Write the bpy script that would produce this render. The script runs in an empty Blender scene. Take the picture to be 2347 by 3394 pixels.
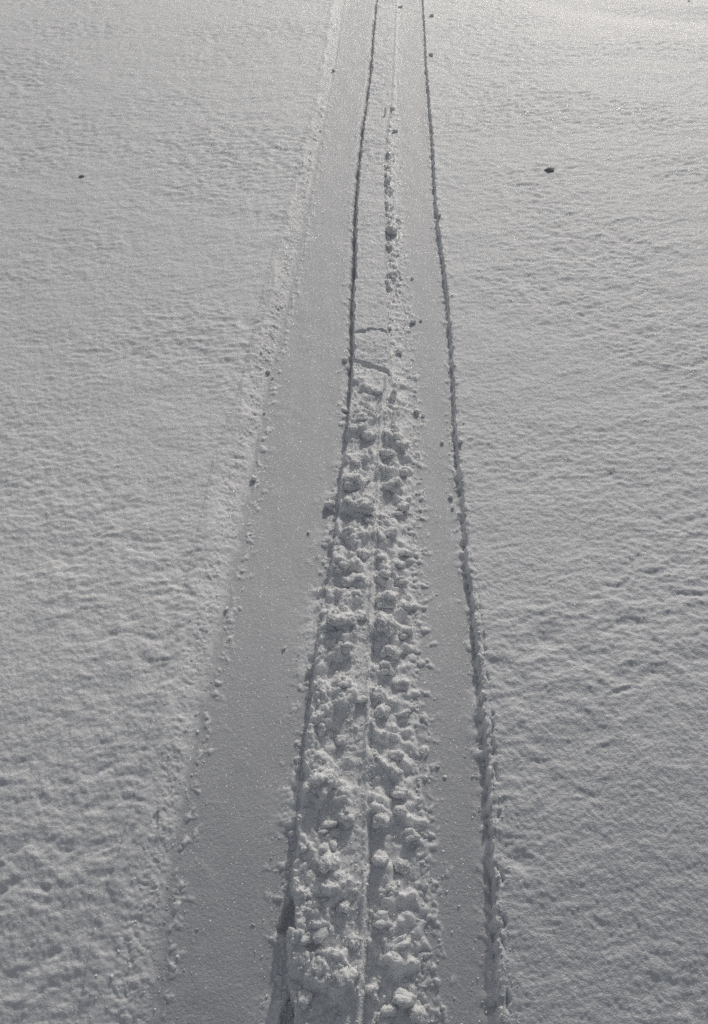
import bpy, math, random
import numpy as np
from mathutils import Vector, Matrix

# ---------------------------------------------------------------- camera, sky, sun, exposure
S = bpy.context.scene
COL = S.collection
R = math.radians
CAM_Z = 1.3
cam = bpy.data.cameras.new('camera')
cam_ob = bpy.data.objects.new('camera', cam)
COL.objects.link(cam_ob)
cam_ob.location = (0, 0, CAM_Z)
cam_ob.rotation_euler = (R(90 - 41.9), 0, 0)
cam.sensor_fit = 'VERTICAL'
cam.angle_y = R(60)
cam.clip_start = 0.02
cam.clip_end = 2000
S.camera = cam_ob

SUN_EL, SUN_AZ = R(30), R(16)          # azimuth from +Y towards +X
w = bpy.data.worlds.new('World')
S.world = w
w.use_nodes = True
nt = w.node_tree
bg = nt.nodes['Background']
sky = nt.nodes.new('ShaderNodeTexSky')
sky.sky_type = 'NISHITA'
sky.sun_disc = False
sky.sun_elevation = SUN_EL
sky.sun_rotation = SUN_AZ
sky.air_density = 1.0
sky.dust_density = 2.0
sky.ozone_density = 1.0
hs = nt.nodes.new('ShaderNodeHueSaturation')
hs.inputs['Saturation'].default_value = 0.36
nt.links.new(sky.outputs[0], hs.inputs['Color'])
nt.links.new(hs.outputs[0], bg.inputs['Color'])
bg.inputs['Strength'].default_value = 0.118

sun = bpy.data.lights.new('sun', 'SUN')
sun.energy = 3.3
sun.angle = R(0.5)
sun.color = (1.0, 0.955, 0.885)
sun_ob = bpy.data.objects.new('sun', sun)
COL.objects.link(sun_ob)
sd = Vector((math.sin(SUN_AZ) * math.cos(SUN_EL), math.cos(SUN_AZ) * math.cos(SUN_EL), math.sin(SUN_EL)))
sun_ob.rotation_euler = (-sd).to_track_quat('-Z', 'Y').to_euler()
sun_ob.location = sd * 20

S.view_settings.view_transform = 'Standard'
S.view_settings.look = 'None'
S.view_settings.gamma = 1
S.view_settings.use_curve_mapping = False
S.view_settings.exposure = -1.09
S.cycles.use_denoising = False
S.cycles.max_bounces = 6
S.cycles.diffuse_bounces = 4

rng = np.random.default_rng(7)
random.seed(7)

# ---------------------------------------------------------------- measured outline of the trail (metres)
EDGES = {
    'BANK_OUT': [(-0.422,0.506),(-0.413,0.644),(-0.39,0.745),(-0.374,0.856),(-0.363,0.987),(-0.355,1.158),(-0.341,1.278),(-0.327,1.464),(-0.318,1.678),(-0.281,1.929),(-0.258,2.319),(-0.236,2.651),(-0.211,2.992),(-0.183,3.455),(-0.154,3.896),(-0.136,4.704),(-0.124,6.109)],
    'BANK_IN': [(-0.314,0.511),(-0.316,0.6),(-0.315,0.704),(-0.306,0.811),(-0.296,0.93),(-0.281,1.072),(-0.27,1.225),(-0.25,1.429),(-0.24,1.683),(-0.223,2.009),(-0.195,2.324),(-0.177,2.628),(-0.155,3.031),(-0.136,3.458),(-0.113,3.953),(-0.083,4.78),(-0.055,6.237)],
    'STRIP_L': [(-0.111,0.506),(-0.11,0.569),(-0.106,0.644),(-0.104,0.724),(-0.097,0.803),(-0.09,0.919),(-0.083,1.014),(-0.07,1.158),(-0.056,1.278),(-0.047,1.399),(-0.034,1.532),(-0.029,1.618),(-0.014,1.79),(-0.007,1.985),(-0.001,2.122),(-0.001,2.342),(0.007,2.595),(0.007,2.798),(0.016,3.134),(0.033,3.545),(0.056,3.952),(0.083,4.469),(0.141,6.109)],
    'STRIP_R': [(0.01,0.506),(0.016,0.6),(0.02,0.683),(0.023,0.766),(0.026,0.856),(0.027,0.961),(0.031,1.079),(0.034,1.168),(0.041,1.278),(0.046,1.387),(0.054,1.491),(0.062,1.633),(0.071,1.79),(0.078,1.893),(0.095,2.023),(0.094,2.251),(0.096,2.542),(0.103,2.829),(0.108,3.171),(0.126,3.591),(0.156,3.896),(0.194,4.704),(0.257,6.109)],
    'SPILL': [(0.119,0.511),(0.113,0.625),(0.122,0.704),(0.124,0.789),(0.119,0.889),(0.12,1.016),(0.122,1.13),(0.128,1.27),(0.133,1.391),(0.134,1.509),(0.139,1.652),(0.15,1.812),(0.151,2.009),(0.138,2.191),(0.142,2.47),(0.147,2.743),(0.146,3.031),(0.158,3.502),(0.173,3.953),(0.208,4.78),(0.282,6.237)],
    'WALL_R': [(0.231,0.506),(0.235,0.619),(0.237,0.697),(0.241,0.781),(0.245,0.879),(0.245,0.987),(0.245,1.079),(0.247,1.222),(0.246,1.362),(0.25,1.532),(0.252,1.725),(0.261,1.929),(0.273,2.251),(0.277,2.489),(0.278,2.767),(0.284,3.061),(0.31,3.688),(0.337,4.469),(0.419,6.109)],
}
CRACKS = [[(-0.01,2.185),(0.04,2.202),(0.08,2.198),(0.114,2.181)], [(-0.005,2.058),(0.026,2.046),(0.062,2.027),(0.101,2)]]
PITS = [(-0.107,0.664,0.036,0.062),(-0.105,0.522,0.045,0.07),(-0.051,1.38,0.023,0.06),(-0.344,0.752,0.028,0.064),(-0.352,0.806,0.013,0.037)]
CHUNKS = [
    (0.121,2.783,0.044,0.038,0,'round snow clod, the largest beside the intact upper strip in the right ski track'),
    (0.115,2.845,0.021,0.015,0,'small snow clod at the strip edge, just beyond the round upper-edge clod'),
    (0.113,2.68,0.023,0.017,0,'small snow clod at the strip edge, just short of the round upper-edge clod'),
    (0.178,2.503,0.012,0.009,0,'tiny lone snow crumb out on the right track below the round clod'),
    (0.171,2.267,0.018,0.013,0,'small snow clod on the right track, right of the first crack'),
    (0.194,2.276,0.01,0.008,0,'tiny snow clod on the right track, right of the first crack'),
    (0.101,2.232,0.018,0.015,0,'small snow clod at the strip edge, just right of the first crack'),
    (0.117,3.138,0.025,0.035,80,'upright snow shard at the strip edge above the round clod'),
    (0.163,3.653,0.025,0.018,0,'small snow clod at the strip edge, beyond the round upper-edge clod'),
    (0.127,3.794,0.011,0.033,90,'tiny snow clod on the strip, beyond the round upper-edge clod'),
    (0.156,3.879,0.033,0.026,0,'snow clod where the strip edge first crumbles near the top of the track'),
    (0.275,5.945,0.032,0.018,0,'small snow clod at the far end of the right track'),
    (0.125,2.121,0.032,0.022,-45,'slanting snow flake slab just below the first crack of the strip'),
    (0.079,1.939,0.01,0.046,90,'thin upright snow plate at the broken end of the intact strip'),
    (0.102,1.912,0.021,0.039,85,'upright snow block beside the thin plate under the broken strip'),
    (0.098,1.816,0.013,0.038,80,'pointed snow spike leaning up out of the rubble below the broken strip'),
    (0.096,1.773,0.031,0.029,0,'middling snow clod right of the crease, just short of the pointed spike'),
    (0.116,1.731,0.041,0.03,0,'middling snow clod right of the crease, short of the lone dark-sided ball'),
    (0.162,1.866,0.019,0.018,0,'dark-sided snow ball lying alone on the right track beside the rubble'),
    (0.176,1.852,0.012,0.01,0,'small snow crumb touching the dark-sided ball on the right track'),
    (0.053,1.921,0.039,0.03,0,'middling snow clod left of the crease, just left of the thin upright plate'),
    (0.044,1.856,0.032,0.023,0,'middling snow clod left of the crease, just left of the pointed spike'),
    (0.017,1.809,0.047,0.029,0,'large snow clod left of the crease, just left of the pointed spike'),
    (-0.023,2.083,0.018,0.015,0,'snow crumb in the left track beside the second crack'),
    (-0.022,1.878,0.019,0.016,0,'small snow clod on the left track, left of the thin upright plate'),
    (-0.056,1.536,0.029,0.031,0,'round snow clod with a clear shadow lying in the left track'),
    (0.035,1.758,0.044,0.031,0,'middling snow clod left of the crease, short of the thin upright plate'),
    (0.106,1.753,0.033,0.033,0,'middling snow clod short of the pointed spike and short of the lone dark-sided ball'),
    (0.068,1.692,0.056,0.03,0,'large snow clod right of the crease, short of the pointed spike'),
    (0.113,1.641,0.034,0.019,0,'middling snow clod right of the crease, right of the big rounded strip lump'),
    (-0.002,1.658,0.04,0.023,0,'middling snow clod left of the crease, just beyond the big rounded strip lump'),
    (0.056,1.626,0.021,0.023,0,'small snow clod left of the crease, just right of the big rounded strip lump'),
    (-0.002,1.577,0.06,0.05,0,'big rounded snow lump on the strip right of the round left-track clod'),
    (0.032,1.606,0.021,0.017,0,'small snow clod left of the crease, right of the round left-track clod'),
    (0.09,1.587,0.056,0.037,0,'large snow clod right of the crease, right of the big rounded strip lump'),
    (0.113,1.529,0.035,0.024,0,'middling snow clod right of the crease, left of the white wall ball'),
    (0.033,1.543,0.031,0.029,0,'middling snow clod left of the crease, just right of the big rounded strip lump'),
    (0.091,1.5,0.044,0.016,0,'middling snow clod right of the big rounded strip lump and short of the pointed spike'),
    (0.012,1.505,0.075,0.04,0,'large snow clod left of the crease, just short of the big rounded strip lump'),
    (0.029,1.473,0.038,0.03,0,'middling snow clod left of the crease, short of the big rounded strip lump'),
    (-0.015,1.432,0.039,0.022,0,'middling snow clod left of the crease, short of the round left-track clod'),
    (0.082,1.437,0.04,0.028,0,'middling snow clod right of the crease, short of the big rounded strip lump'),
    (0.111,1.389,0.039,0.023,0,'middling snow clod right of the crease, short of the white wall ball'),
    (0.058,1.364,0.031,0.031,0,'middling snow clod right of the crease, beyond the large pale lump'),
    (0.093,1.355,0.038,0.027,0,'middling snow clod right of the crease, beyond the wide knobbly lump'),
    (0.014,1.376,0.043,0.027,0,'middling snow clod short of the round left-track clod and beyond the wide knobbly lump'),
    (-0.028,1.335,0.038,0.027,0,'middling snow clod left of the crease, beyond the wide knobbly lump'),
    (-0.002,1.298,0.062,0.045,0,'large snow clod left of the crease, beyond the wide knobbly lump'),
    (0.063,1.323,0.038,0.028,0,'middling snow clod beyond the large pale lump and beyond the wide knobbly lump'),
    (0.101,1.306,0.034,0.021,0,'middling snow clod right of the crease, right of the wide knobbly lump'),
    (0.068,1.25,0.054,0.046,0,'large snow clod right of the crease, just beyond the large pale lump'),
    (0.105,1.247,0.037,0.028,0,'middling snow clod beyond the large pale lump and right of the wide knobbly lump'),
    (-0.026,1.191,0.069,0.045,0,'wide knobbly snow lump at mid strip, left of the long crease'),
    (0.013,1.215,0.029,0.024,0,'small snow clod left of the crease, just right of the wide knobbly lump'),
    (0.063,1.191,0.053,0.047,0,'large pale snow lump at mid ridge, right of the long crease'),
    (0.103,1.179,0.038,0.027,0,'middling snow clod right of the crease, just right of the large pale lump'),
    (-0.026,1.134,0.059,0.023,0,'large snow clod left of the crease, just short of the wide knobbly lump'),
    (0.071,1.138,0.053,0.034,0,'large snow clod right of the crease, just short of the large pale lump'),
    (0.061,1.093,0.04,0.033,0,'middling snow clod right of the crease, beyond the tall hollow-backed lump'),
    (0.093,1.064,0.038,0.022,0,'middling snow clod right of the crease, short of the large pale lump'),
    (0.052,1.008,0.039,0.041,0,'tall rounded snow lump right of the crease with a deep shadowed hollow above'),
    (0.095,1.005,0.032,0.017,20,'middling snow clod right of the crease, just right of the tall hollow-backed lump'),
    (-0.021,1.056,0.033,0.034,0,'middling snow clod left of the crease, left of the tall hollow-backed lump'),
    (-0.068,1.044,0.024,0.027,0,'small snow clod left of the crease, left of the tall hollow-backed lump'),
    (0.016,1.025,0.02,0.022,0,'small snow clod left of the crease, just left of the tall hollow-backed lump'),
    (-0.07,0.968,0.035,0.03,0,'middling snow clod left of the crease, beyond the broad domed lump'),
    (-0.027,0.95,0.028,0.023,0,'small snow clod left of the crease, beyond the broad domed lump'),
    (0.039,0.915,0.021,0.023,0,'small snow clod right of the crease, short of the tall hollow-backed lump'),
    (0.078,0.921,0.034,0.02,0,'middling snow clod right of the crease, short of the tall hollow-backed lump'),
    (0.077,0.89,0.028,0.018,0,'small snow clod right of the crease, right of the broad domed lump'),
    (-0.057,0.867,0.055,0.053,0,'broad domed snow lump on the strip beside the long shadowed slit'),
    (0.08,0.857,0.037,0.021,0,'middling snow clod right of the crease, right of the broad domed lump'),
    (0.081,0.824,0.032,0.019,0,'middling snow clod right of the crease, right of the long crosswise slab'),
    (-0.052,0.792,0.052,0.027,22,'long snow slab lying across the strip above a dark hollow'),
    (-0.016,0.806,0.035,0.028,0,'rounded snow head at the upper end of the long slab'),
    (0.045,0.809,0.039,0.035,0,'middling snow clod right of the long crosswise slab and right of the broad domed lump'),
    (0.098,0.783,0.039,0.028,0,'middling snow clod right of the crease, right of the near dome'),
    (-0.035,0.766,0.019,0.019,0,'small snow clod left of the crease, just short of the long crosswise slab'),
    (-0.044,0.733,0.043,0.04,0,'dome of snow on the strip just below the long slab'),
    (-0.084,0.756,0.028,0.022,0,'small snow clod left of the crease, just left of the near dome'),
    (0.044,0.744,0.035,0.028,0,'middling snow clod right of the near dome and right of the long crosswise slab'),
    (0.082,0.736,0.035,0.023,0,'middling snow clod right of the crease, beyond the bright near mound'),
    (-0.065,0.626,0.031,0.074,-52,'elongated sugar-loaf snow slab lying slantwise on the near strip'),
    (-0.064,0.588,0.023,0.025,0,'small snow clod left of the crease, just short of the sugar-loaf slab'),
    (-0.002,0.622,0.031,0.027,0,'middling snow clod left of the crease, left of the bright near mound'),
    (0.045,0.647,0.046,0.036,0,'bright snow mound right of the crease on the near ridge'),
    (0.076,0.609,0.051,0.025,25,'slanting snow bar at the right of the near ridge'),
    (-0.014,0.569,0.043,0.04,0,'rough dark-faced snow lump at the near end of the strip'),
    (0.029,0.554,0.027,0.026,0,'small snow clod right of the crease, just right of the rough dark-faced lump'),
    (0.077,0.544,0.044,0.027,0,'middling snow clod right of the crease, short of the slanting bar'),
    (0.101,0.523,0.036,0.024,0,'middling snow clod right of the crease, right of the rough dark-faced lump'),
    (0.051,0.518,0.043,0.028,0,'middling snow clod right of the crease, short of the rough dark-faced lump'),
    (-0.081,0.685,0.023,0.018,0,'small snow clod left of the crease, short of the near dome'),
    (-0.021,0.672,0.03,0.026,0,'small snow clod left of the crease, left of the bright near mound'),
    (0.062,0.692,0.027,0.02,0,'small snow clod right of the crease, beyond the bright near mound'),
    (-0.08,0.541,0.029,0.029,0,'small snow clod left of the crease, left of the rough dark-faced lump'),
    (0.227,1.565,0.014,0.014,0,'small white snow ball at the foot of the right track wall'),
    (0.227,1.531,0.009,0.008,0,'snow crumb just below the white ball at the right wall'),
    (0.218,1.75,0.01,0.009,0,'tiny snow clod on the right track, short of the lone dark-sided ball'),
    (0.26,1.731,0.015,0.013,0,'small snow clod on the right wall edge, beyond the white wall ball'),
    (-0.095,4.466,0.017,0.021,0,'tiny dark snow crumb high up in the left track'),
    (-0.135,3.663,0.012,0.014,0,'second tiny dark snow crumb in the left track, near its bank'),
    (-0.23,2.032,0.015,0.012,0,'snow crumb on the inner edge of the left bank'),
    (-0.218,2.007,0.009,0.007,0,'tiny snow clod on the left track, left of the second crack'),
    (-0.239,1.623,0.017,0.012,0,'lone snow crumb lying below the crumbled left bank'),
    (-0.267,1.245,0.009,0.009,0,'tiny snow clod on the left track, left of the wide knobbly lump'),
    (-0.141,1.151,0.007,0.007,0,'tiny snow clod on the left track, left of the large pale lump'),
    (-0.229,1.864,0.008,0.007,0,'tiny snow clod on the left track, short of the crumb on the inner bank edge'),
    (-0.102,1.456,0.008,0.008,0,'tiny snow clod on the left track, short of the round left-track clod'),
    (0.432,5.547,0.03,0.02,0,'small snow clod on the right wall edge, left of the far right field'),
    (0.369,4.659,0.026,0.021,0,'small snow clod on the right wall edge, beyond the round upper-edge clod'),
    (0.285,2.87,0.015,0.015,0,'small snow clod on the right wall edge, right of the round upper-edge clod')]
SPOTS = [(0.71,3.228,0.039,0.018,'dark flat pebble half sunk in the open snow right of the tracks'),(-0.978,3.175,0.021,0.014,'small dark pebble in the open snow left of the tracks'),(2.027,6.058,0.021,0.011,'tiny dark speck on the far snow rise')]

# ---------------------------------------------------------------- noise
PERM = rng.permutation(4096).astype(np.int64)
ANG = rng.random(4096) * 2 * np.pi
GX, GY = np.cos(ANG), np.sin(ANG)
RND = rng.random((4096, 3))


def hsh(ix, iy, s):
    return PERM[(PERM[(ix + s * 131) & 4095] + iy) & 4095]


def perlin(x, y, s=0):
    fx, fy = np.floor(x), np.floor(y)
    ix, iy = fx.astype(np.int64), fy.astype(np.int64)
    dx, dy = x - fx, y - fy
    u = dx * dx * dx * (dx * (dx * 6 - 15) + 10)
    v = dy * dy * dy * (dy * (dy * 6 - 15) + 10)

    def g(a, b):
        h = hsh(ix + a, iy + b, s)
        return GX[h] * (dx - a) + GY[h] * (dy - b)
    n0 = g(0, 0) * (1 - u) + g(1, 0) * u
    n1 = g(0, 1) * (1 - u) + g(1, 1) * u
    return (n0 * (1 - v) + n1 * v) * 1.5


def lumps(x, y, s=0, dens=1.0):
    """rounded granules: 0..1, the highest dome over each point (cells of size 1)"""
    fx, fy = np.floor(x), np.floor(y)
    ix, iy = fx.astype(np.int64), fy.astype(np.int64)
    best = np.zeros_like(x)
    for a in (-1, 0, 1):
        for b in (-1, 0, 1):
            h = hsh(ix + a, iy + b, s)
            r = RND[h]
            px = fx + a + r[..., 0]
            py = fy + b + r[..., 1]
            rad = 0.35 + 0.5 * r[..., 2]
            on = (PERM[(h + 77) & 4095] < 4096 * dens)
            q = rad * rad - (x - px) ** 2 - (y - py) ** 2
            best = np.maximum(best, np.where(on, np.sqrt(np.maximum(q, 0)), 0))
    return best


def billow(x, y, s):
    return np.minimum(np.abs(perlin(x, y, s)) * 1.6, 1.0)


def cauli(x, y, s):
    """knobbly clods: rounded heads parted by creases, on four scales"""
    x, y = 0.84 * x - 0.54 * y, 0.54 * x + 0.84 * y
    wx = x + 0.026 * perlin(x / 0.045, y / 0.045, s) + 0.006 * perlin(x / 0.015, y / 0.015, s + 9)
    wy = y + 0.026 * perlin(x / 0.045, y / 0.045, s + 1) + 0.006 * perlin(x / 0.015, y / 0.015, s + 10)
    big = sstep(-0.3, 0.45, perlin(wx / 0.078, wy / 0.062, s + 2)) ** 0.8
    return (0.0175 * big * (0.6 + 0.4 * billow(wx / 0.055, wy / 0.045, s + 3)) + (0.35 + 0.65 * big) * (0.0062 * billow(wx / 0.03, wy / 0.027, s + 4)
            + 0.0030 * billow(x / 0.013, y / 0.013, s + 5)) + 0.0024 * lumps(x / 0.006, y / 0.006, s + 6, 0.75) + 0.0034 * lumps(x / 0.011, y / 0.011, s + 8, 0.3) + 0.0012 * billow(x / 0.006, y / 0.006, s + 7))


def sstep(a, b, x):
    t = np.clip((x - a) / (b - a), 0, 1)
    return t * t * (3 - 2 * t)


def edge(name, y):
    p = EDGES[name]
    ys = np.array([q[1] for q in p]); xs = np.array([q[0] for q in p])
    v = np.interp(y, ys, xs)
    # the trail runs on, straight, before and beyond the measured stretch
    v = np.where(y < ys[0], xs[0] + (y - ys[0]) * 0.01, v)
    v = np.where(y > ys[-1], xs[-1] + (y - ys[-1]) * 0.055, v)
    return v


def terrain(x, y):
    yc = np.clip(y, 0, 6)
    v = 0.08 * (yc - 2) - 0.01875 * (yc - 2) ** 2
    far = np.maximum(y - 6, 0)
    v = v - 0.07 * 14 * (1 - np.exp(-far / 14)) + 0.5425 * 3 * (np.exp(np.minimum(y, 0) / 3) - 1)
    v = v - 0.155 * np.maximum(1.25 - np.maximum(y, 0), 0) ** 2
    # broad drift and a shallow swale on the far right
    v = v + 0.05 * sstep(1.0, 4.0, np.abs(x)) * perlin(x * 0.35 + 3.1, y * 0.35 + 1.7, 21)
    d = (y - 5.75 + 0.33 * (x - 1.4))
    v = v - 0.035 * np.exp(-(d / 0.28) ** 2) * sstep(0.9, 1.8, x)
    return v


DEPTH = 0.020


def seg_dist_y(line, x, y):
    xs = np.array([p[0] for p in line]); ys = np.array([p[1] for p in line])
    yc = np.interp(x, xs, ys)
    return y - yc, (x > xs[0] - 0.006) & (x < xs[-1] + 0.004)


def height(x, y, masks=False):
    """height of the snow over the ground point (x, y); with masks also how much loose snow lies there"""
    fine1 = perlin(y / 0.035, x * 0 + 0.3, 31) * 0.005 + perlin(y / 0.012, x * 0 + 0.7, 32) * 0.0028 + perlin(x/0.006, y / 0.006, 30) * 0.0012
    fine2 = perlin(y / 0.03, x * 0 + 5.3, 33) * 0.004 + perlin(y / 0.010, x * 0 + 2.7, 34) * 0.0025 + perlin(x/0.006, y / 0.006, 35) * 0.0012
    fine3 = perlin(y / 0.05, x * 0 + 9.3, 36) * 0.008 + perlin(y / 0.016, x * 0 + 8.7, 37) * 0.006
    bo = edge('BANK_OUT', y) + 0.3 * fine3 + 0.003 * perlin(x / 0.025, y / 0.025, 72) + 0.02 * perlin(y / 0.21, y * 0 + 1.1, 67)
    bi = edge('BANK_IN', y) + 0.6 * fine3 + 0.007 * perlin(x / 0.03, y / 0.03, 73)
    sl = edge('STRIP_L', y) + fine1
    sr = edge('STRIP_R', y) + 0.7 * fine2
    sp = edge('SPILL', y) + 1.2 * fine3
    wr = edge('WALL_R', y) + 0.8 * fine2

    h = terrain(x, y)
    # ---- wind-rippled open snow
    wx = x + 0.02 * perlin(x / 0.09, y / 0.09, 1)
    wy = y + 0.02 * perlin(x / 0.09, y / 0.09, 2)
    # long axis of the ripples lies across the trail, a little turned
    rx, ry = wx * 0.97 + wy * 0.22, wy * 0.97 - wx * 0.22
    f = 0.0022 * perlin(rx / 0.16, ry / 0.11, 4)
    a = perlin(rx / 0.085, ry / 0.05, 5)
    patch = sstep(-0.3, 0.5, perlin(x / 0.6 + 4.2, y / 0.45, 3))
    nearf = 1 + 0.35 * sstep(1.5, 0.7, y) + 0.5 * sstep(2.2, 4.0, y)
    f += 0.0022 * np.minimum(a, 0.25) * (0.35 + 0.8 * patch) * nearf
    pit = perlin(rx / 0.05 + 7.7, ry / 0.034, 90)
    f -= 0.0055 * np.maximum(pit - 0.38, 0) * (0.4 + patch) * (1 - 0.6 * sstep(1.2, 1.9, y))
    f += 0.0019 * perlin(rx / 0.038, ry / 0.022, 6) * (0.5 + 0.6 * patch) * (1 + 1.2 * sstep(2.0, 4.0, y))
    f += 0.0016 * (1 - 0.35 * sstep(1.6, 0.9, y)) * perlin(x / 0.018, y / 0.012, 7) * (0.55 + 0.6 * patch)
    f += 0.0008 * perlin(x / 0.008, y / 0.007, 8)
    f += 0.0007 * lumps(x / 0.006, y / 0.006, 9, 0.6)

    # ---- crumb layers, each a bed of granules
    c3 = lumps(x / 0.0045, y / 0.0045, 10)
    c7 = lumps(x / 0.009, y / 0.009, 11, 0.8)
    c14 = lumps(x / 0.017, y / 0.017, 12, 0.7)
    n20 = perlin(x / 0.02, y / 0.02, 13)
    n60 = perlin(x / 0.06, y / 0.06, 14)
    crumbs = 0.0022 * c3 + 0.0045 * c7 + 0.0075 * c14

    floor = 0.00012 * perlin(x / 0.011, y / 0.5, 74) + 0.0007 * perlin(x / 0.03, y / 0.03, 75) * sstep(0.0, 0.5, perlin(x / 0.1, y / 0.2, 76)) + 0.0010 * perlin(x / 0.05, y / 0.12, 15) + 0.00025 * perlin(x / 0.006, y / 0.006, 16) + 0.0002 * c3

    # fringe of crumbs lying on the track floors, densest at the edges
    def fringe(d, wdt, seed):
        k = np.exp(-np.maximum(d, 0) / wdt)
        q = lumps(x / 0.0055 + seed, y / 0.0055, 17 + seed, 0.8) * 0.0032 + lumps(x / 0.011 + seed, y / 0.011, 18 + seed, 0.3) * 0.005
        gate = sstep(0.85 - k, 1.15 - k, 0.5 + 0.9 * perlin(x / 0.022, y / 0.022, 19 + seed))
        return q * gate * np.minimum(1, 2 * k)

    slot_l = 0.030 * sstep(1.7, 2.1, y) * np.exp(-(np.maximum(sl - x, 0) / 0.012) ** 2) * (0.7 + 0.6 * perlin(y / 0.06, y * 0 + 3.3, 68))
    slot_r = 0.005 * np.exp(-np.maximum(wr - x, 0) / 0.007) * (0.8 + 0.9 * perlin(y / 0.09, y * 0 + 6.3, 69))
    out = h + f
    # ---- left track: crumbled sloping bank, smooth floor, sheer wall of the strip
    bw = np.maximum(bi - bo, 0.02)
    tb = np.clip((x - bo) / bw, 0, 1)
    crumb_b = (0.0022 * c3 + 0.0011 * perlin(x / 0.009, y / 0.009, 80) + 0.0022 * lumps(x / 0.008, y / 0.008, 66, 0.6) * sstep(-0.3, 0.4, n60) + 0.0018 * c14 * sstep(0.0, 0.5, perlin(x / 0.05, y / 0.09, 65)))
    bank = DEPTH * 0.0463 * (1 - tb) - DEPTH * sstep(-0.15, 1.0, tb * 1.05 + 0.10 * n20 * np.sin(np.pi * tb))
    bank = bank + np.sin(np.pi * np.clip(tb, 0, 1)) ** 1.1 * ((crumb_b - 0.0018) * (1 + 0.9 * sstep(1.5, 2.2, y)) + 0.0030 * perlin(x / 0.07, y / 0.11, 77) + 0.0012 * n20)
    fr_l = 0.8 * fringe(x - bi, 0.020, 1) * sstep(0.0, 0.012, x - bi) + fringe(sl - x, 0.022, 2)
    # heaps of fallen crumbs bury the foot of both walls here and there
    heap_l = 0.017 * sstep(-0.05, 0.35, perlin(y / 0.11, y * 0 + 2.2, 81) + 0.3 * n20) * (1 - sstep(1.5, 1.8, y)) * np.exp(-np.maximum(sl - x, 0) / 0.016)
    heap_l = heap_l * (0.7 + 0.4 * n20) + 0.0022 * c3 * np.minimum(1, heap_l / 0.004)
    fr_l = np.maximum(fr_l, heap_l)
    lf = h - DEPTH + floor + fr_l - slot_l
    left = np.where(x < bi, h + f * (1 - sstep(0, 0.3, tb)) + bank, lf)
    out = np.where((x > bo), left, out)

    # ---- strip between the tracks: whole at the far end, rubble nearer
    rub = 1 - sstep(1.90, 2.06, y + 0.03 * n60)
    part = 1 - sstep(2.02, 2.20, y)
    top = f * 1.1 + 0.0016 * c7 * sstep(0.2, 0.5, n60 + 0.2)
    sm = 0.5 * (sl + sr)
    u = (x - sl) / np.maximum(sr - sl, 0.02)
    ridgeline = np.exp(-((x - sr + 0.003) / 0.0042) ** 2)
    # rubble: big clods, gaps between them, crumbs over everything
    rb = -0.010 + cauli(x, y, 42) + 0.0055 * lumps(x / 0.02, y / 0.018, 79, 0.4) + 0.0022 * c7 + 0.004 * n60
    flat = -0.003 + 0.0016 * c7 + 0.0012 * c3 + 0.004 * n60 + 0.0015 * n20
    k = sstep(0.6 + 0.3 * n60, 0.8 + 0.3 * n60, u) * 0.85
    rb = rb * (1 - k) + flat * k + 0.0062 * ridgeline * (0.8 + 0.8 * n60)
    strip = h + top * (1 - rub) + rb * rub - 0.004 * part * (1 - rub) * (0.5 + n60)
    for ln, dp, wd in ((CRACKS[0], 0.010, 0.0055), (CRACKS[1], 0.014, 0.0085)):
        d, on = seg_dist_y(ln, x, y + 0.005 * n20 + 0.002 * perlin(x / 0.007, y / 0.007, 78))
        strip = strip - np.where(on, dp * sstep(1.0, 0.55, np.abs(d) / wd), 0)
    wl = 0.0035
    tw = sstep(-wl, wl, x - sl)
    out = np.where(x > sl - wl, lf * (1 - tw) + strip * tw, out)

    # ---- right track: rubble spilled from the strip, smooth floor, wall on the right
    sw = np.maximum(sp - sr, 0.015)
    ts = np.clip((x - sr) / sw, 0, 3)
    near = 1 - sstep(1.75, 2.15, y)
    farq = 0.75 * sstep(2.35, 2.5, y) * (1 - sstep(3.3, 4.3, y)) + 0.55 + 0.3 * n60
    cover = np.maximum(near, farq)
    ts = ts / (1 + 0.3 * sstep(2.15, 2.4, y))
    fall = 1 - sstep(0.3, 1.08, ts + 0.35 * n20 + 0.2 * n60)
    clump = cauli(x + 3.1, y * 1.05, 52)
    grit = 0.0022 * lumps(x / 0.0055, y / 0.0055, 61, 0.8) + 0.004 * lumps(x / 0.012, y / 0.012, 62, 0.5)
    spill = fall * (near * (clump * 0.95 + 0.005 + 0.006 * np.exp(-np.maximum(x - sr, 0) / 0.025)) + (1 - near) * farq * 2.0 * (1.15 * grit + 0.17 * clump)) * (0.85 + 0.5 * n60)
    fr_r = np.maximum(spill, fringe(x - sp, 0.022, 3)) + fringe(wr - x, 0.013, 4)
    heap_r = 0.013 * sstep(0.0, 0.4, perlin(y / 0.075, y * 0 + 7.2, 82) + 0.45 * n20) * np.exp(-np.maximum(wr - x, 0) / 0.010) * (0.8 + 0.4 * n20) * (1 - 0.7 * sstep(1.6, 2.4, y))
    fr_r = fr_r + heap_r
    rf = h - DEPTH + floor + fr_r - slot_r
    ws = 0.0045
    tr = sstep(-ws, ws, x - sr)
    out = np.where(x > sr - ws, strip * (1 - tr) + rf * tr, out)
    ww = 0.0035
    t2 = sstep(-ww, ww, x - wr)
    lip = np.exp(-np.maximum(x - wr, 0) / 0.010) * (0.5 * crumbs + 0.002) * sstep(-0.3, 0.3, n20 + n60)
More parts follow.
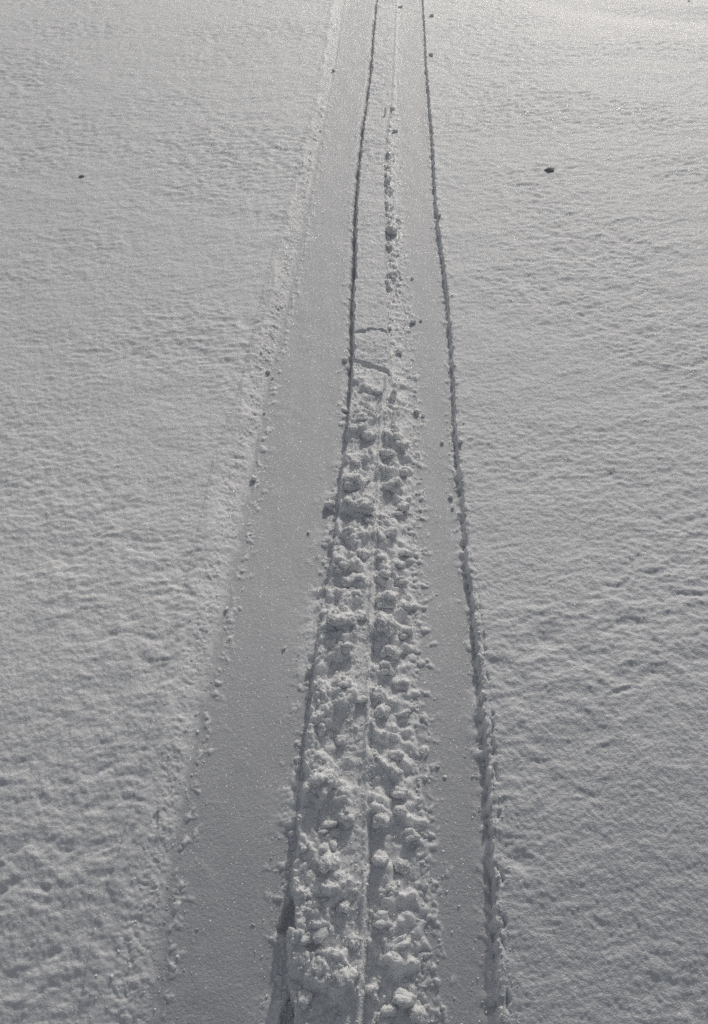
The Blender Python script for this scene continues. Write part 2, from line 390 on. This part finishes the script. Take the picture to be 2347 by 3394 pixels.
    # a second, thinner cut just inside the near end of the right wall
    cut = np.exp(-((x - wr - 0.014 - 0.7 * fine1 - 0.004 * n20) / 0.0028) ** 2) * 0.012 * (1 - sstep(0.75, 1.5, y)) * sstep(-0.25, 0.2, perlin(y / 0.06, y * 0 + .4, 60) + 0.1 + 0.4 * n20)
    out = np.where(x > wr - ww, rf * (1 - t2) + (h + f + lip - cut) * t2, out)

    # ---- hollows torn open along the strip and the bank
    for (px, py, pw, pl) in PITS:
        v = (y - (py + pl * 0.5)) / pl                # 0 at the far tip, -1 at the near end
        half = pw * 0.5 * np.clip(-v, 0, 1) ** 0.8 + 1e-4
        inside = sstep(1.15, 0.75, (np.abs(x - px - 0.15 * pw * v) + 0.004 * n20 + 0.002 * perlin(x / 0.008, y / 0.008, 92)) / half) * sstep(0, -0.12, v) * sstep(-1.1, -0.75, v + 0.12 * n20)
        dpt = 0.034 if pw > 0.03 else 0.017
        target = h - dpt * (0.8 if px < -0.2 else 1.25) + 0.003 * n20 + 0.004 * c7 + 0.0025 * c3
        out = np.where(inside > 0, out * (1 - inside) + np.minimum(out, target) * inside, out)
    if masks:
        fr = lambda v: np.clip(v / 0.004, 0, 1)
        lo = np.where(x < bi, (0.55 - 0.25 * sstep(1.5, 2.4, y)) * sstep(1.02, 0.8, tb + 0.2 * n20), fr(fr_l))
        lo = np.where(x > sl - wl, rub * (1 - k * 0.3), lo)
        lo = np.where(x > sr, fr(fr_r), lo)
        lo = np.where((x > wr), fr(lip), lo)
        return out, lo
    return out


# ---------------------------------------------------------------- materials
FRESH = (0.98, 0.98, 0.98)


def snow_material(name, tint=(0.845, 0.847, 0.855), bump=0.7, deep=0.0018, coat=0.3, sss=0.95, blend=True):
    m = bpy.data.materials.new(name)
    m.use_nodes = True
    t = m.node_tree
    N, L = t.nodes, t.links
    p = N['Principled BSDF']
    geo = N.new('ShaderNodeNewGeometry')
    # granules of about one and three millimetres
    n1 = N.new('ShaderNodeTexNoise'); n1.inputs['Scale'].default_value = 420; n1.inputs['Detail'].default_value = 3
    n2 = N.new('ShaderNodeTexVoronoi'); n2.inputs['Scale'].default_value = 330
    L.new(geo.outputs['Position'], n1.inputs['Vector']); L.new(geo.outputs['Position'], n2.inputs['Vector'])
    mx = N.new('ShaderNodeMath'); mx.operation = 'MULTIPLY_ADD'
    L.new(n2.outputs['Distance'], mx.inputs[0]); mx.inputs[1].default_value = -0.6; L.new(n1.outputs['Fac'], mx.inputs[2])
    b = N.new('ShaderNodeBump'); b.inputs['Strength'].default_value = bump; b.inputs['Distance'].default_value = 0.0016
    L.new(mx.outputs[0], b.inputs['Height'])
    L.new(b.outputs['Normal'], p.inputs['Normal'])
    # ice facets: every grain carries its own mirror direction
    v = N.new('ShaderNodeTexVoronoi'); v.inputs['Scale'].default_value = 520
    L.new(geo.outputs['Position'], v.inputs['Vector'])
    sub = N.new('ShaderNodeVectorMath'); sub.operation = 'SUBTRACT'; sub.inputs[1].default_value = (0.5, 0.5, 0.5)
    L.new(v.outputs['Color'], sub.inputs[0])
    sc = N.new('ShaderNodeVectorMath'); sc.operation = 'SCALE'; sc.inputs['Scale'].default_value = 1.5
    L.new(sub.outputs[0], sc.inputs[0])
    ad = N.new('ShaderNodeVectorMath'); ad.operation = 'ADD'
    L.new(sc.outputs[0], ad.inputs[0]); L.new(b.outputs['Normal'], ad.inputs[1])
    nm = N.new('ShaderNodeVectorMath'); nm.operation = 'NORMALIZE'
    L.new(ad.outputs[0], nm.inputs[0])
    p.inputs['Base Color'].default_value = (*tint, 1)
    p.inputs['Subsurface Scale'].default_value = deep
    if blend:                                            # fresh broken snow lies over the packed one
        at = N.new('ShaderNodeAttribute'); at.attribute_name = 'loose'
        cm = N.new('ShaderNodeMix'); cm.data_type = 'RGBA'
        cm.inputs['A'].default_value = (*tint, 1); cm.inputs['B'].default_value = (*FRESH, 1)
        L.new(at.outputs['Fac'], cm.inputs['Factor']); L.new(cm.outputs['Result'], p.inputs['Base Color'])
        sm_ = N.new('ShaderNodeMapRange')
        sm_.inputs['To Min'].default_value = deep; sm_.inputs['To Max'].default_value = 0.008
        L.new(at.outputs['Fac'], sm_.inputs['Value']); L.new(sm_.outputs['Result'], p.inputs['Subsurface Scale'])
    p.inputs['Roughness'].default_value = 0.62
    p.inputs['IOR'].default_value = 1.31
    p.inputs['Specular IOR Level'].default_value = 0.6
    p.inputs['Subsurface Weight'].default_value = sss
    p.inputs['Subsurface Radius'].default_value = (1.0, 0.97, 0.95)
    p.inputs['Coat Weight'].default_value = coat
    p.inputs['Coat Roughness'].default_value = 0.18
    p.inputs['Coat IOR'].default_value = 1.5
    L.new(nm.outputs[0], p.inputs['Coat Normal'])
    return m


SNOW = snow_material('wind_packed_snow')
CRUMB = snow_material('snow_crumb', tint=(0.93, 0.93, 0.93), bump=0.3, sss=0.0, blend=False)
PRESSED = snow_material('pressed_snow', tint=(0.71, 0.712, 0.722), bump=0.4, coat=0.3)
LOOSE = snow_material('loose_snow', tint=FRESH, bump=1.0, deep=0.006, blend=False)


def mesh_from(name, co, quads=None, tris=None, smooth=True):
    me = bpy.data.meshes.new(name)
    me.vertices.add(len(co))
    me.vertices.foreach_set('co', np.ascontiguousarray(co, dtype=np.float32).ravel())
    fa = quads if quads is not None else tris
    k = fa.shape[1]
    me.loops.add(fa.size)
    me.loops.foreach_set('vertex_index', fa.astype(np.int32).ravel())
    me.polygons.add(len(fa))
    me.polygons.foreach_set('loop_start', np.arange(0, fa.size, k, dtype=np.int32))
    me.polygons.foreach_set('loop_total', np.full(len(fa), k, dtype=np.int32))
    me.polygons.foreach_set('use_smooth', np.full(len(fa), smooth, dtype=bool))
    me.update(calc_edges=True)
    return me


def link(name, me, mat, kind=None, label=None, cat=None, group=None):
    o = bpy.data.objects.new(name, me)
    COL.objects.link(o)
    if mat and not me.materials:
        me.materials.append(mat)
    for k, v in (('kind', kind), ('label', label), ('category', cat), ('group', group)):
        if v:
            o[k] = v
    return o


# ---------------------------------------------------------------- the ground: one sheet of rows and columns that follow the trail
TH0, TH1, NROW = 73.0, 11.4, 1180          # angles below the horizon of the first and last close row
# rows: even steps of viewing angle, a little closer towards the far end
s = np.linspace(0, 1, NROW)
th = TH0 + (TH1 - TH0) * (s + 0.32 * s * (1 - s))
ydense = CAM_Z / np.tan(np.radians(th))
ydense = ydense * 1.02 - 0.01
ynear = np.concatenate([-np.geomspace(40, 0.4, 14), np.linspace(-0.3, ydense[0] - 0.012, 24)])
yfar = ydense[-1] + np.geomspace(0.04, 600, 50)
Y = np.concatenate([ynear, ydense, yfar])
NR = len(Y)
half = np.clip(0.40 * np.sqrt(Y ** 2 + CAM_Z ** 2) + 0.02, 0.5, None) * 1.07
half = np.where(Y > 7, half, np.minimum(half, 3.2))
E0, E1, E2 = edge('BANK_OUT', Y), edge('BANK_IN', Y), edge('STRIP_L', Y)
E3, E5 = edge('STRIP_R', Y), edge('WALL_R', Y)
half = np.maximum(half, np.maximum(np.abs(E0), np.abs(E5)) + 0.3)
LX = np.geomspace(0.01, 1, 16)[1:]


def span(a, b, n):
    t = np.arange(n) / n
    return a[:, None] + (b - a)[:, None] * t[None, :]


OUT = half + 0.7
FARX = OUT + np.maximum(80, 2 * np.abs(Y))
blocks = [
    (-FARX[:, None] + (FARX - OUT)[:, None] * (1 - LX[::-1])[None, :]),
    span(-OUT, -half, 40),
    span(-half, E0 - 0.02, 265),
]
iE0 = sum(b.shape[1] for b in blocks)
blocks += [span(E0 - 0.02, E1, 64), span(E1, E2 - 0.008, 112)]
iE2 = sum(b.shape[1] for b in blocks)
blocks += [span(E2 - 0.008, E3 + 0.006, 120)]
iE3 = sum(b.shape[1] for b in blocks)
blocks += [span(E3 + 0.006, E5 + 0.008, 150)]
iE5 = sum(b.shape[1] for b in blocks)
blocks += [span(E5 + 0.008, half, 300), span(half, OUT, 40), OUT[:, None] + (FARX - OUT)[:, None] * np.concatenate([[0], LX])[None, :]]
X = np.concatenate(blocks, axis=1)
NC = X.shape[1]
YY = np.repeat(Y[:, None], NC, axis=1)
Z, LO = height(X, YY, True)


def piece(name, c0, c1, mat, label, cat):
    n = c1 - c0 + 1
    co = np.stack([X[:, c0:c1 + 1], YY[:, c0:c1 + 1], Z[:, c0:c1 + 1]], axis=-1).reshape(-1, 3)
    i = (np.arange(NR - 1)[:, None] * n + np.arange(n - 1)[None, :]).ravel()
    q = np.stack([i, i + 1, i + 1 + n, i + n], axis=1)
    me = mesh_from(name, co, quads=q)
    at = me.attributes.new('loose', 'FLOAT', 'POINT')
    at.data.foreach_set('value', np.ascontiguousarray(LO[:, c0:c1 + 1], dtype=np.float32).ravel())
    return link(name, me, mat, 'structure', label)


piece('snow_field', 0, iE0, SNOW, 'wind rippled open snow left of the two ski tracks', 'snow')
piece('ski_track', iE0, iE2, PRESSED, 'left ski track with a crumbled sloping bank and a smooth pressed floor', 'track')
piece('snow_strip', iE2, iE3, SNOW, 'narrow strip of snow left standing between the two ski tracks, broken to rubble nearby', 'snow')
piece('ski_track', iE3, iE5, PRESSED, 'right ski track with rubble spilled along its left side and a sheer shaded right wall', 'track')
piece('snow_field', iE5, NC - 1, SNOW, 'wind rippled open snow right of the two ski tracks', 'snow')


# ---------------------------------------------------------------- snow clods
def ico(level):
    import bmesh
    bm = bmesh.new()
    bmesh.ops.create_icosphere(bm, subdivisions=level, radius=1)
    v = np.array([q.co for q in bm.verts]); f = np.array([[q.index for q in p.verts] for p in bm.faces])
    bm.free()
    return v, f


def clod_mesh(name, seed, level):
    """an irregular aggregate: a few fused heads, roughened and frosted with granules"""
    from mathutils import noise
    r = np.random.default_rng(seed)
    v, f = ico(level)
    rad = np.full(len(v), 0.5)
    for _ in range(9):
        c = r.normal(size=3) * np.array([1, 1, 0.8]); c *= r.uniform(0.2, 0.62) / np.linalg.norm(c)
        q = r.uniform(0.28, 0.52)
        b = v @ c
        disc = b * b - (c @ c) + q * q
        rad = np.maximum(rad, np.where(disc > 0, b + np.sqrt(np.maximum(disc, 0)), 0))
    off = Vector(r.random(3) * 50)
    d = np.empty(len(v))
    for k in range(len(v)):
        p = Vector(v[k]) * rad[k]
        t = 0.26 * noise.noise(p * 1.7 + off)
        t += 0.20 * (abs(noise.noise(p * 3.6 + off)) - 0.2)
        if level > 3:
            t += 0.13 * (abs(noise.noise(p * 8.0 + off)) - 0.2)
            t += 0.12 * (abs(noise.noise(p * 15.0 + off)) - 0.2) + 0.075 * noise.noise(p * 29.0 + off)
        d[k] = t
    co = v * (rad + d)[:, None]
    if seed % 3 == 0:                                         # some broke along flat faces
        for _ in range(3):
            n = r.normal(size=3); n /= np.linalg.norm(n)
            over = np.maximum(co @ n - r.uniform(0.38, 0.55), 0)
            co = co - 0.5 * over[:, None] * n[None]
    co /= np.abs(co).max(axis=0)
    return mesh_from(name, co, tris=f)


BIG = [clod_mesh('snow_clod', 100 + i, 5) for i in range(9)]
SMALL = [clod_mesh('snow_clod_small', 200 + i, 3) for i in range(6)]
for me in BIG + SMALL:
    me.materials.append(LOOSE)


def h1(x, y):
    return float(height(np.array([x], dtype=float), np.array([y], dtype=float))[0])


def side_of(x, y):
    if x < float(edge('STRIP_L', np.array(y))):
        return 'left'
    if x < float(edge('STRIP_R', np.array(y))):
        return 'strip'
    if x < float(edge('SPILL', np.array(y))) + 0.02:
        return 'spill'
    return 'right'


for i, (x, y, wd, hh, ang, label) in enumerate(CHUNKS):
    sd_ = side_of(x, y)
    me = (BIG if wd > 0.02 else SMALL)[i % (9 if wd > 0.02 else 6)]
    o = link('snow_clod', me, None, None, label, 'snow clod', 'snow clods broken out along the ski tracks')
    upright = ang >= 70
    if upright:
        sx, sy, sz = wd * 0.55, wd * 0.4, hh * 0.6
        o.rotation_euler = (R(-12), R(8), R(rng.uniform(-30, 30)))
    else:
        dep = hh * (1.0 if abs(ang) > 10 or hh > wd else 1.25)
        sx, sy, sz = wd * 0.52, dep * 0.5, (0.42 if sd_ in ('strip', 'spill') else 0.48) * min(wd, dep)
        o.rotation_euler = (R(rng.uniform(-15, 15)), R(rng.uniform(-15, 15)), R(ang + rng.uniform(-12, 12)))
    o.scale = (sx, sy, sz)
    base = h1(x, y)
    if sd_ in ('strip', 'spill') and wd > 0.02:
        ref = float(terrain(np.array([x]), np.array([y]))[0]) + (-0.010 if sd_ == 'strip' else -0.016)
        base = 0.5 * base + 0.5 * ref
    o.location = (x, y, base + sz * (0.30 if wd > 0.02 else 0.5))

# ---------------------------------------------------------------- crumbs too small to pick apart
iv, if_ = ico(1)
pts = []
for _ in range(200000):
    if len(pts) >= 6600:
        break
    y = 0.42 / max(1e-3, (1 - rng.random() * 0.93))
    if y > 6.2:
        continue
    e = {k: float(edge(k, np.array(y))) for k in EDGES}
    c = rng.random()
    if c < 0.36 and y < 2.05:
        x = rng.uniform(e['STRIP_L'] - 0.012, e['STRIP_R']); big = 1.25
    elif c < 0.60:
        x = e['STRIP_R'] + abs(rng.normal()) * (e['SPILL'] - e['STRIP_R']) * 0.6; big = 1.2 if y < 2.1 else 0.95
    elif c < 0.73:
        x = e['STRIP_L'] - abs(rng.exponential(0.014)); big = 0.8
    elif c < 0.82:
        x = rng.normal(0.5 * (e['BANK_OUT'] + e['BANK_IN']) + 0.01, 0.4 * (e['BANK_IN'] - e['BANK_OUT'])); big = 0.9
    elif c < 0.994:
        x = e['WALL_R'] + rng.normal() * 0.014; big = 0.9
    else:
        x = rng.uniform(e['BANK_IN'], e['WALL_R']); big = 0.45
    pts.append((x, y, 0.85 * big * (0.0010 + 0.0016 * rng.random() ** 2 + 0.0009 * min(rng.exponential(), 2.2) * (rng.random() < 0.25))))
pts = np.array(pts)
pz = height(pts[:, 0], pts[:, 1])
nv = len(iv)
jit = 1 + 0.42 * rng.normal(size=(len(pts), nv, 1)).clip(-1.2, 1.2)
sc3 = pts[:, 2][:, None] * (0.7 + 0.6 * rng.random((len(pts), 3))) * np.array([1, 1, 0.75])
co = iv[None] * jit * sc3[:, None, :] + np.stack([pts[:, 0], pts[:, 1], pz - pts[:, 2] * 0.1], 1)[:, None, :]
fs = (if_[None] + (np.arange(len(pts)) * nv)[:, None, None]).reshape(-1, 3)
link('snow_crumbs', mesh_from('snow_crumbs', co.reshape(-1, 3), tris=fs, smooth=True), CRUMB, 'stuff',
     'fine snow crumbs scattered along the broken edges of the ski tracks')

# ---------------------------------------------------------------- dark spots: small flat grey bodies half sunk in the snow
pm = bpy.data.materials.new('dark_grey')
pm.use_nodes = True
pn = pm.node_tree
pp = pn.nodes['Principled BSDF']
tx = pn.nodes.new('ShaderNodeTexNoise'); tx.inputs['Scale'].default_value = 90; tx.inputs['Detail'].default_value = 5
cr = pn.nodes.new('ShaderNodeValToRGB')
cr.color_ramp.elements[0].color = (0.28, 0.28, 0.285, 1); cr.color_ramp.elements[1].color = (0.42, 0.42, 0.425, 1)
pn.links.new(tx.outputs['Fac'], cr.inputs['Fac']); pn.links.new(cr.outputs[0], pp.inputs['Base Color'])
pp.inputs['Roughness'].default_value = 0.85
pp.inputs['Specular IOR Level'].default_value = 0.2
for i, (x, y, wd, hh, label) in enumerate(SPOTS):
    v, f = ico(4)
    rr = np.random.default_rng(50 + i)
    d = v.copy()
    k = 1 + 0.10 * np.sin(v @ np.array([3.1, 1.3, 2.0]) + i) + 0.07 * np.sin(v @ np.array([-2.2, 5.1, 3.0]) + 2 * i)
    k += 0.02 * rr.normal(size=len(v))
    d *= k[:, None]
    d[:, 0] += 0.25 * d[:, 1]                         # a skewed, drop-like outline
    d *= np.array([wd * 0.46, wd * 0.36, wd * 0.15])
    o = link('spot', mesh_from('spot', d, tris=f), pm, None, label, 'spot', 'dark spots on the open snow')
    o.location = (x, y, h1(x, y) + wd * 0.05)
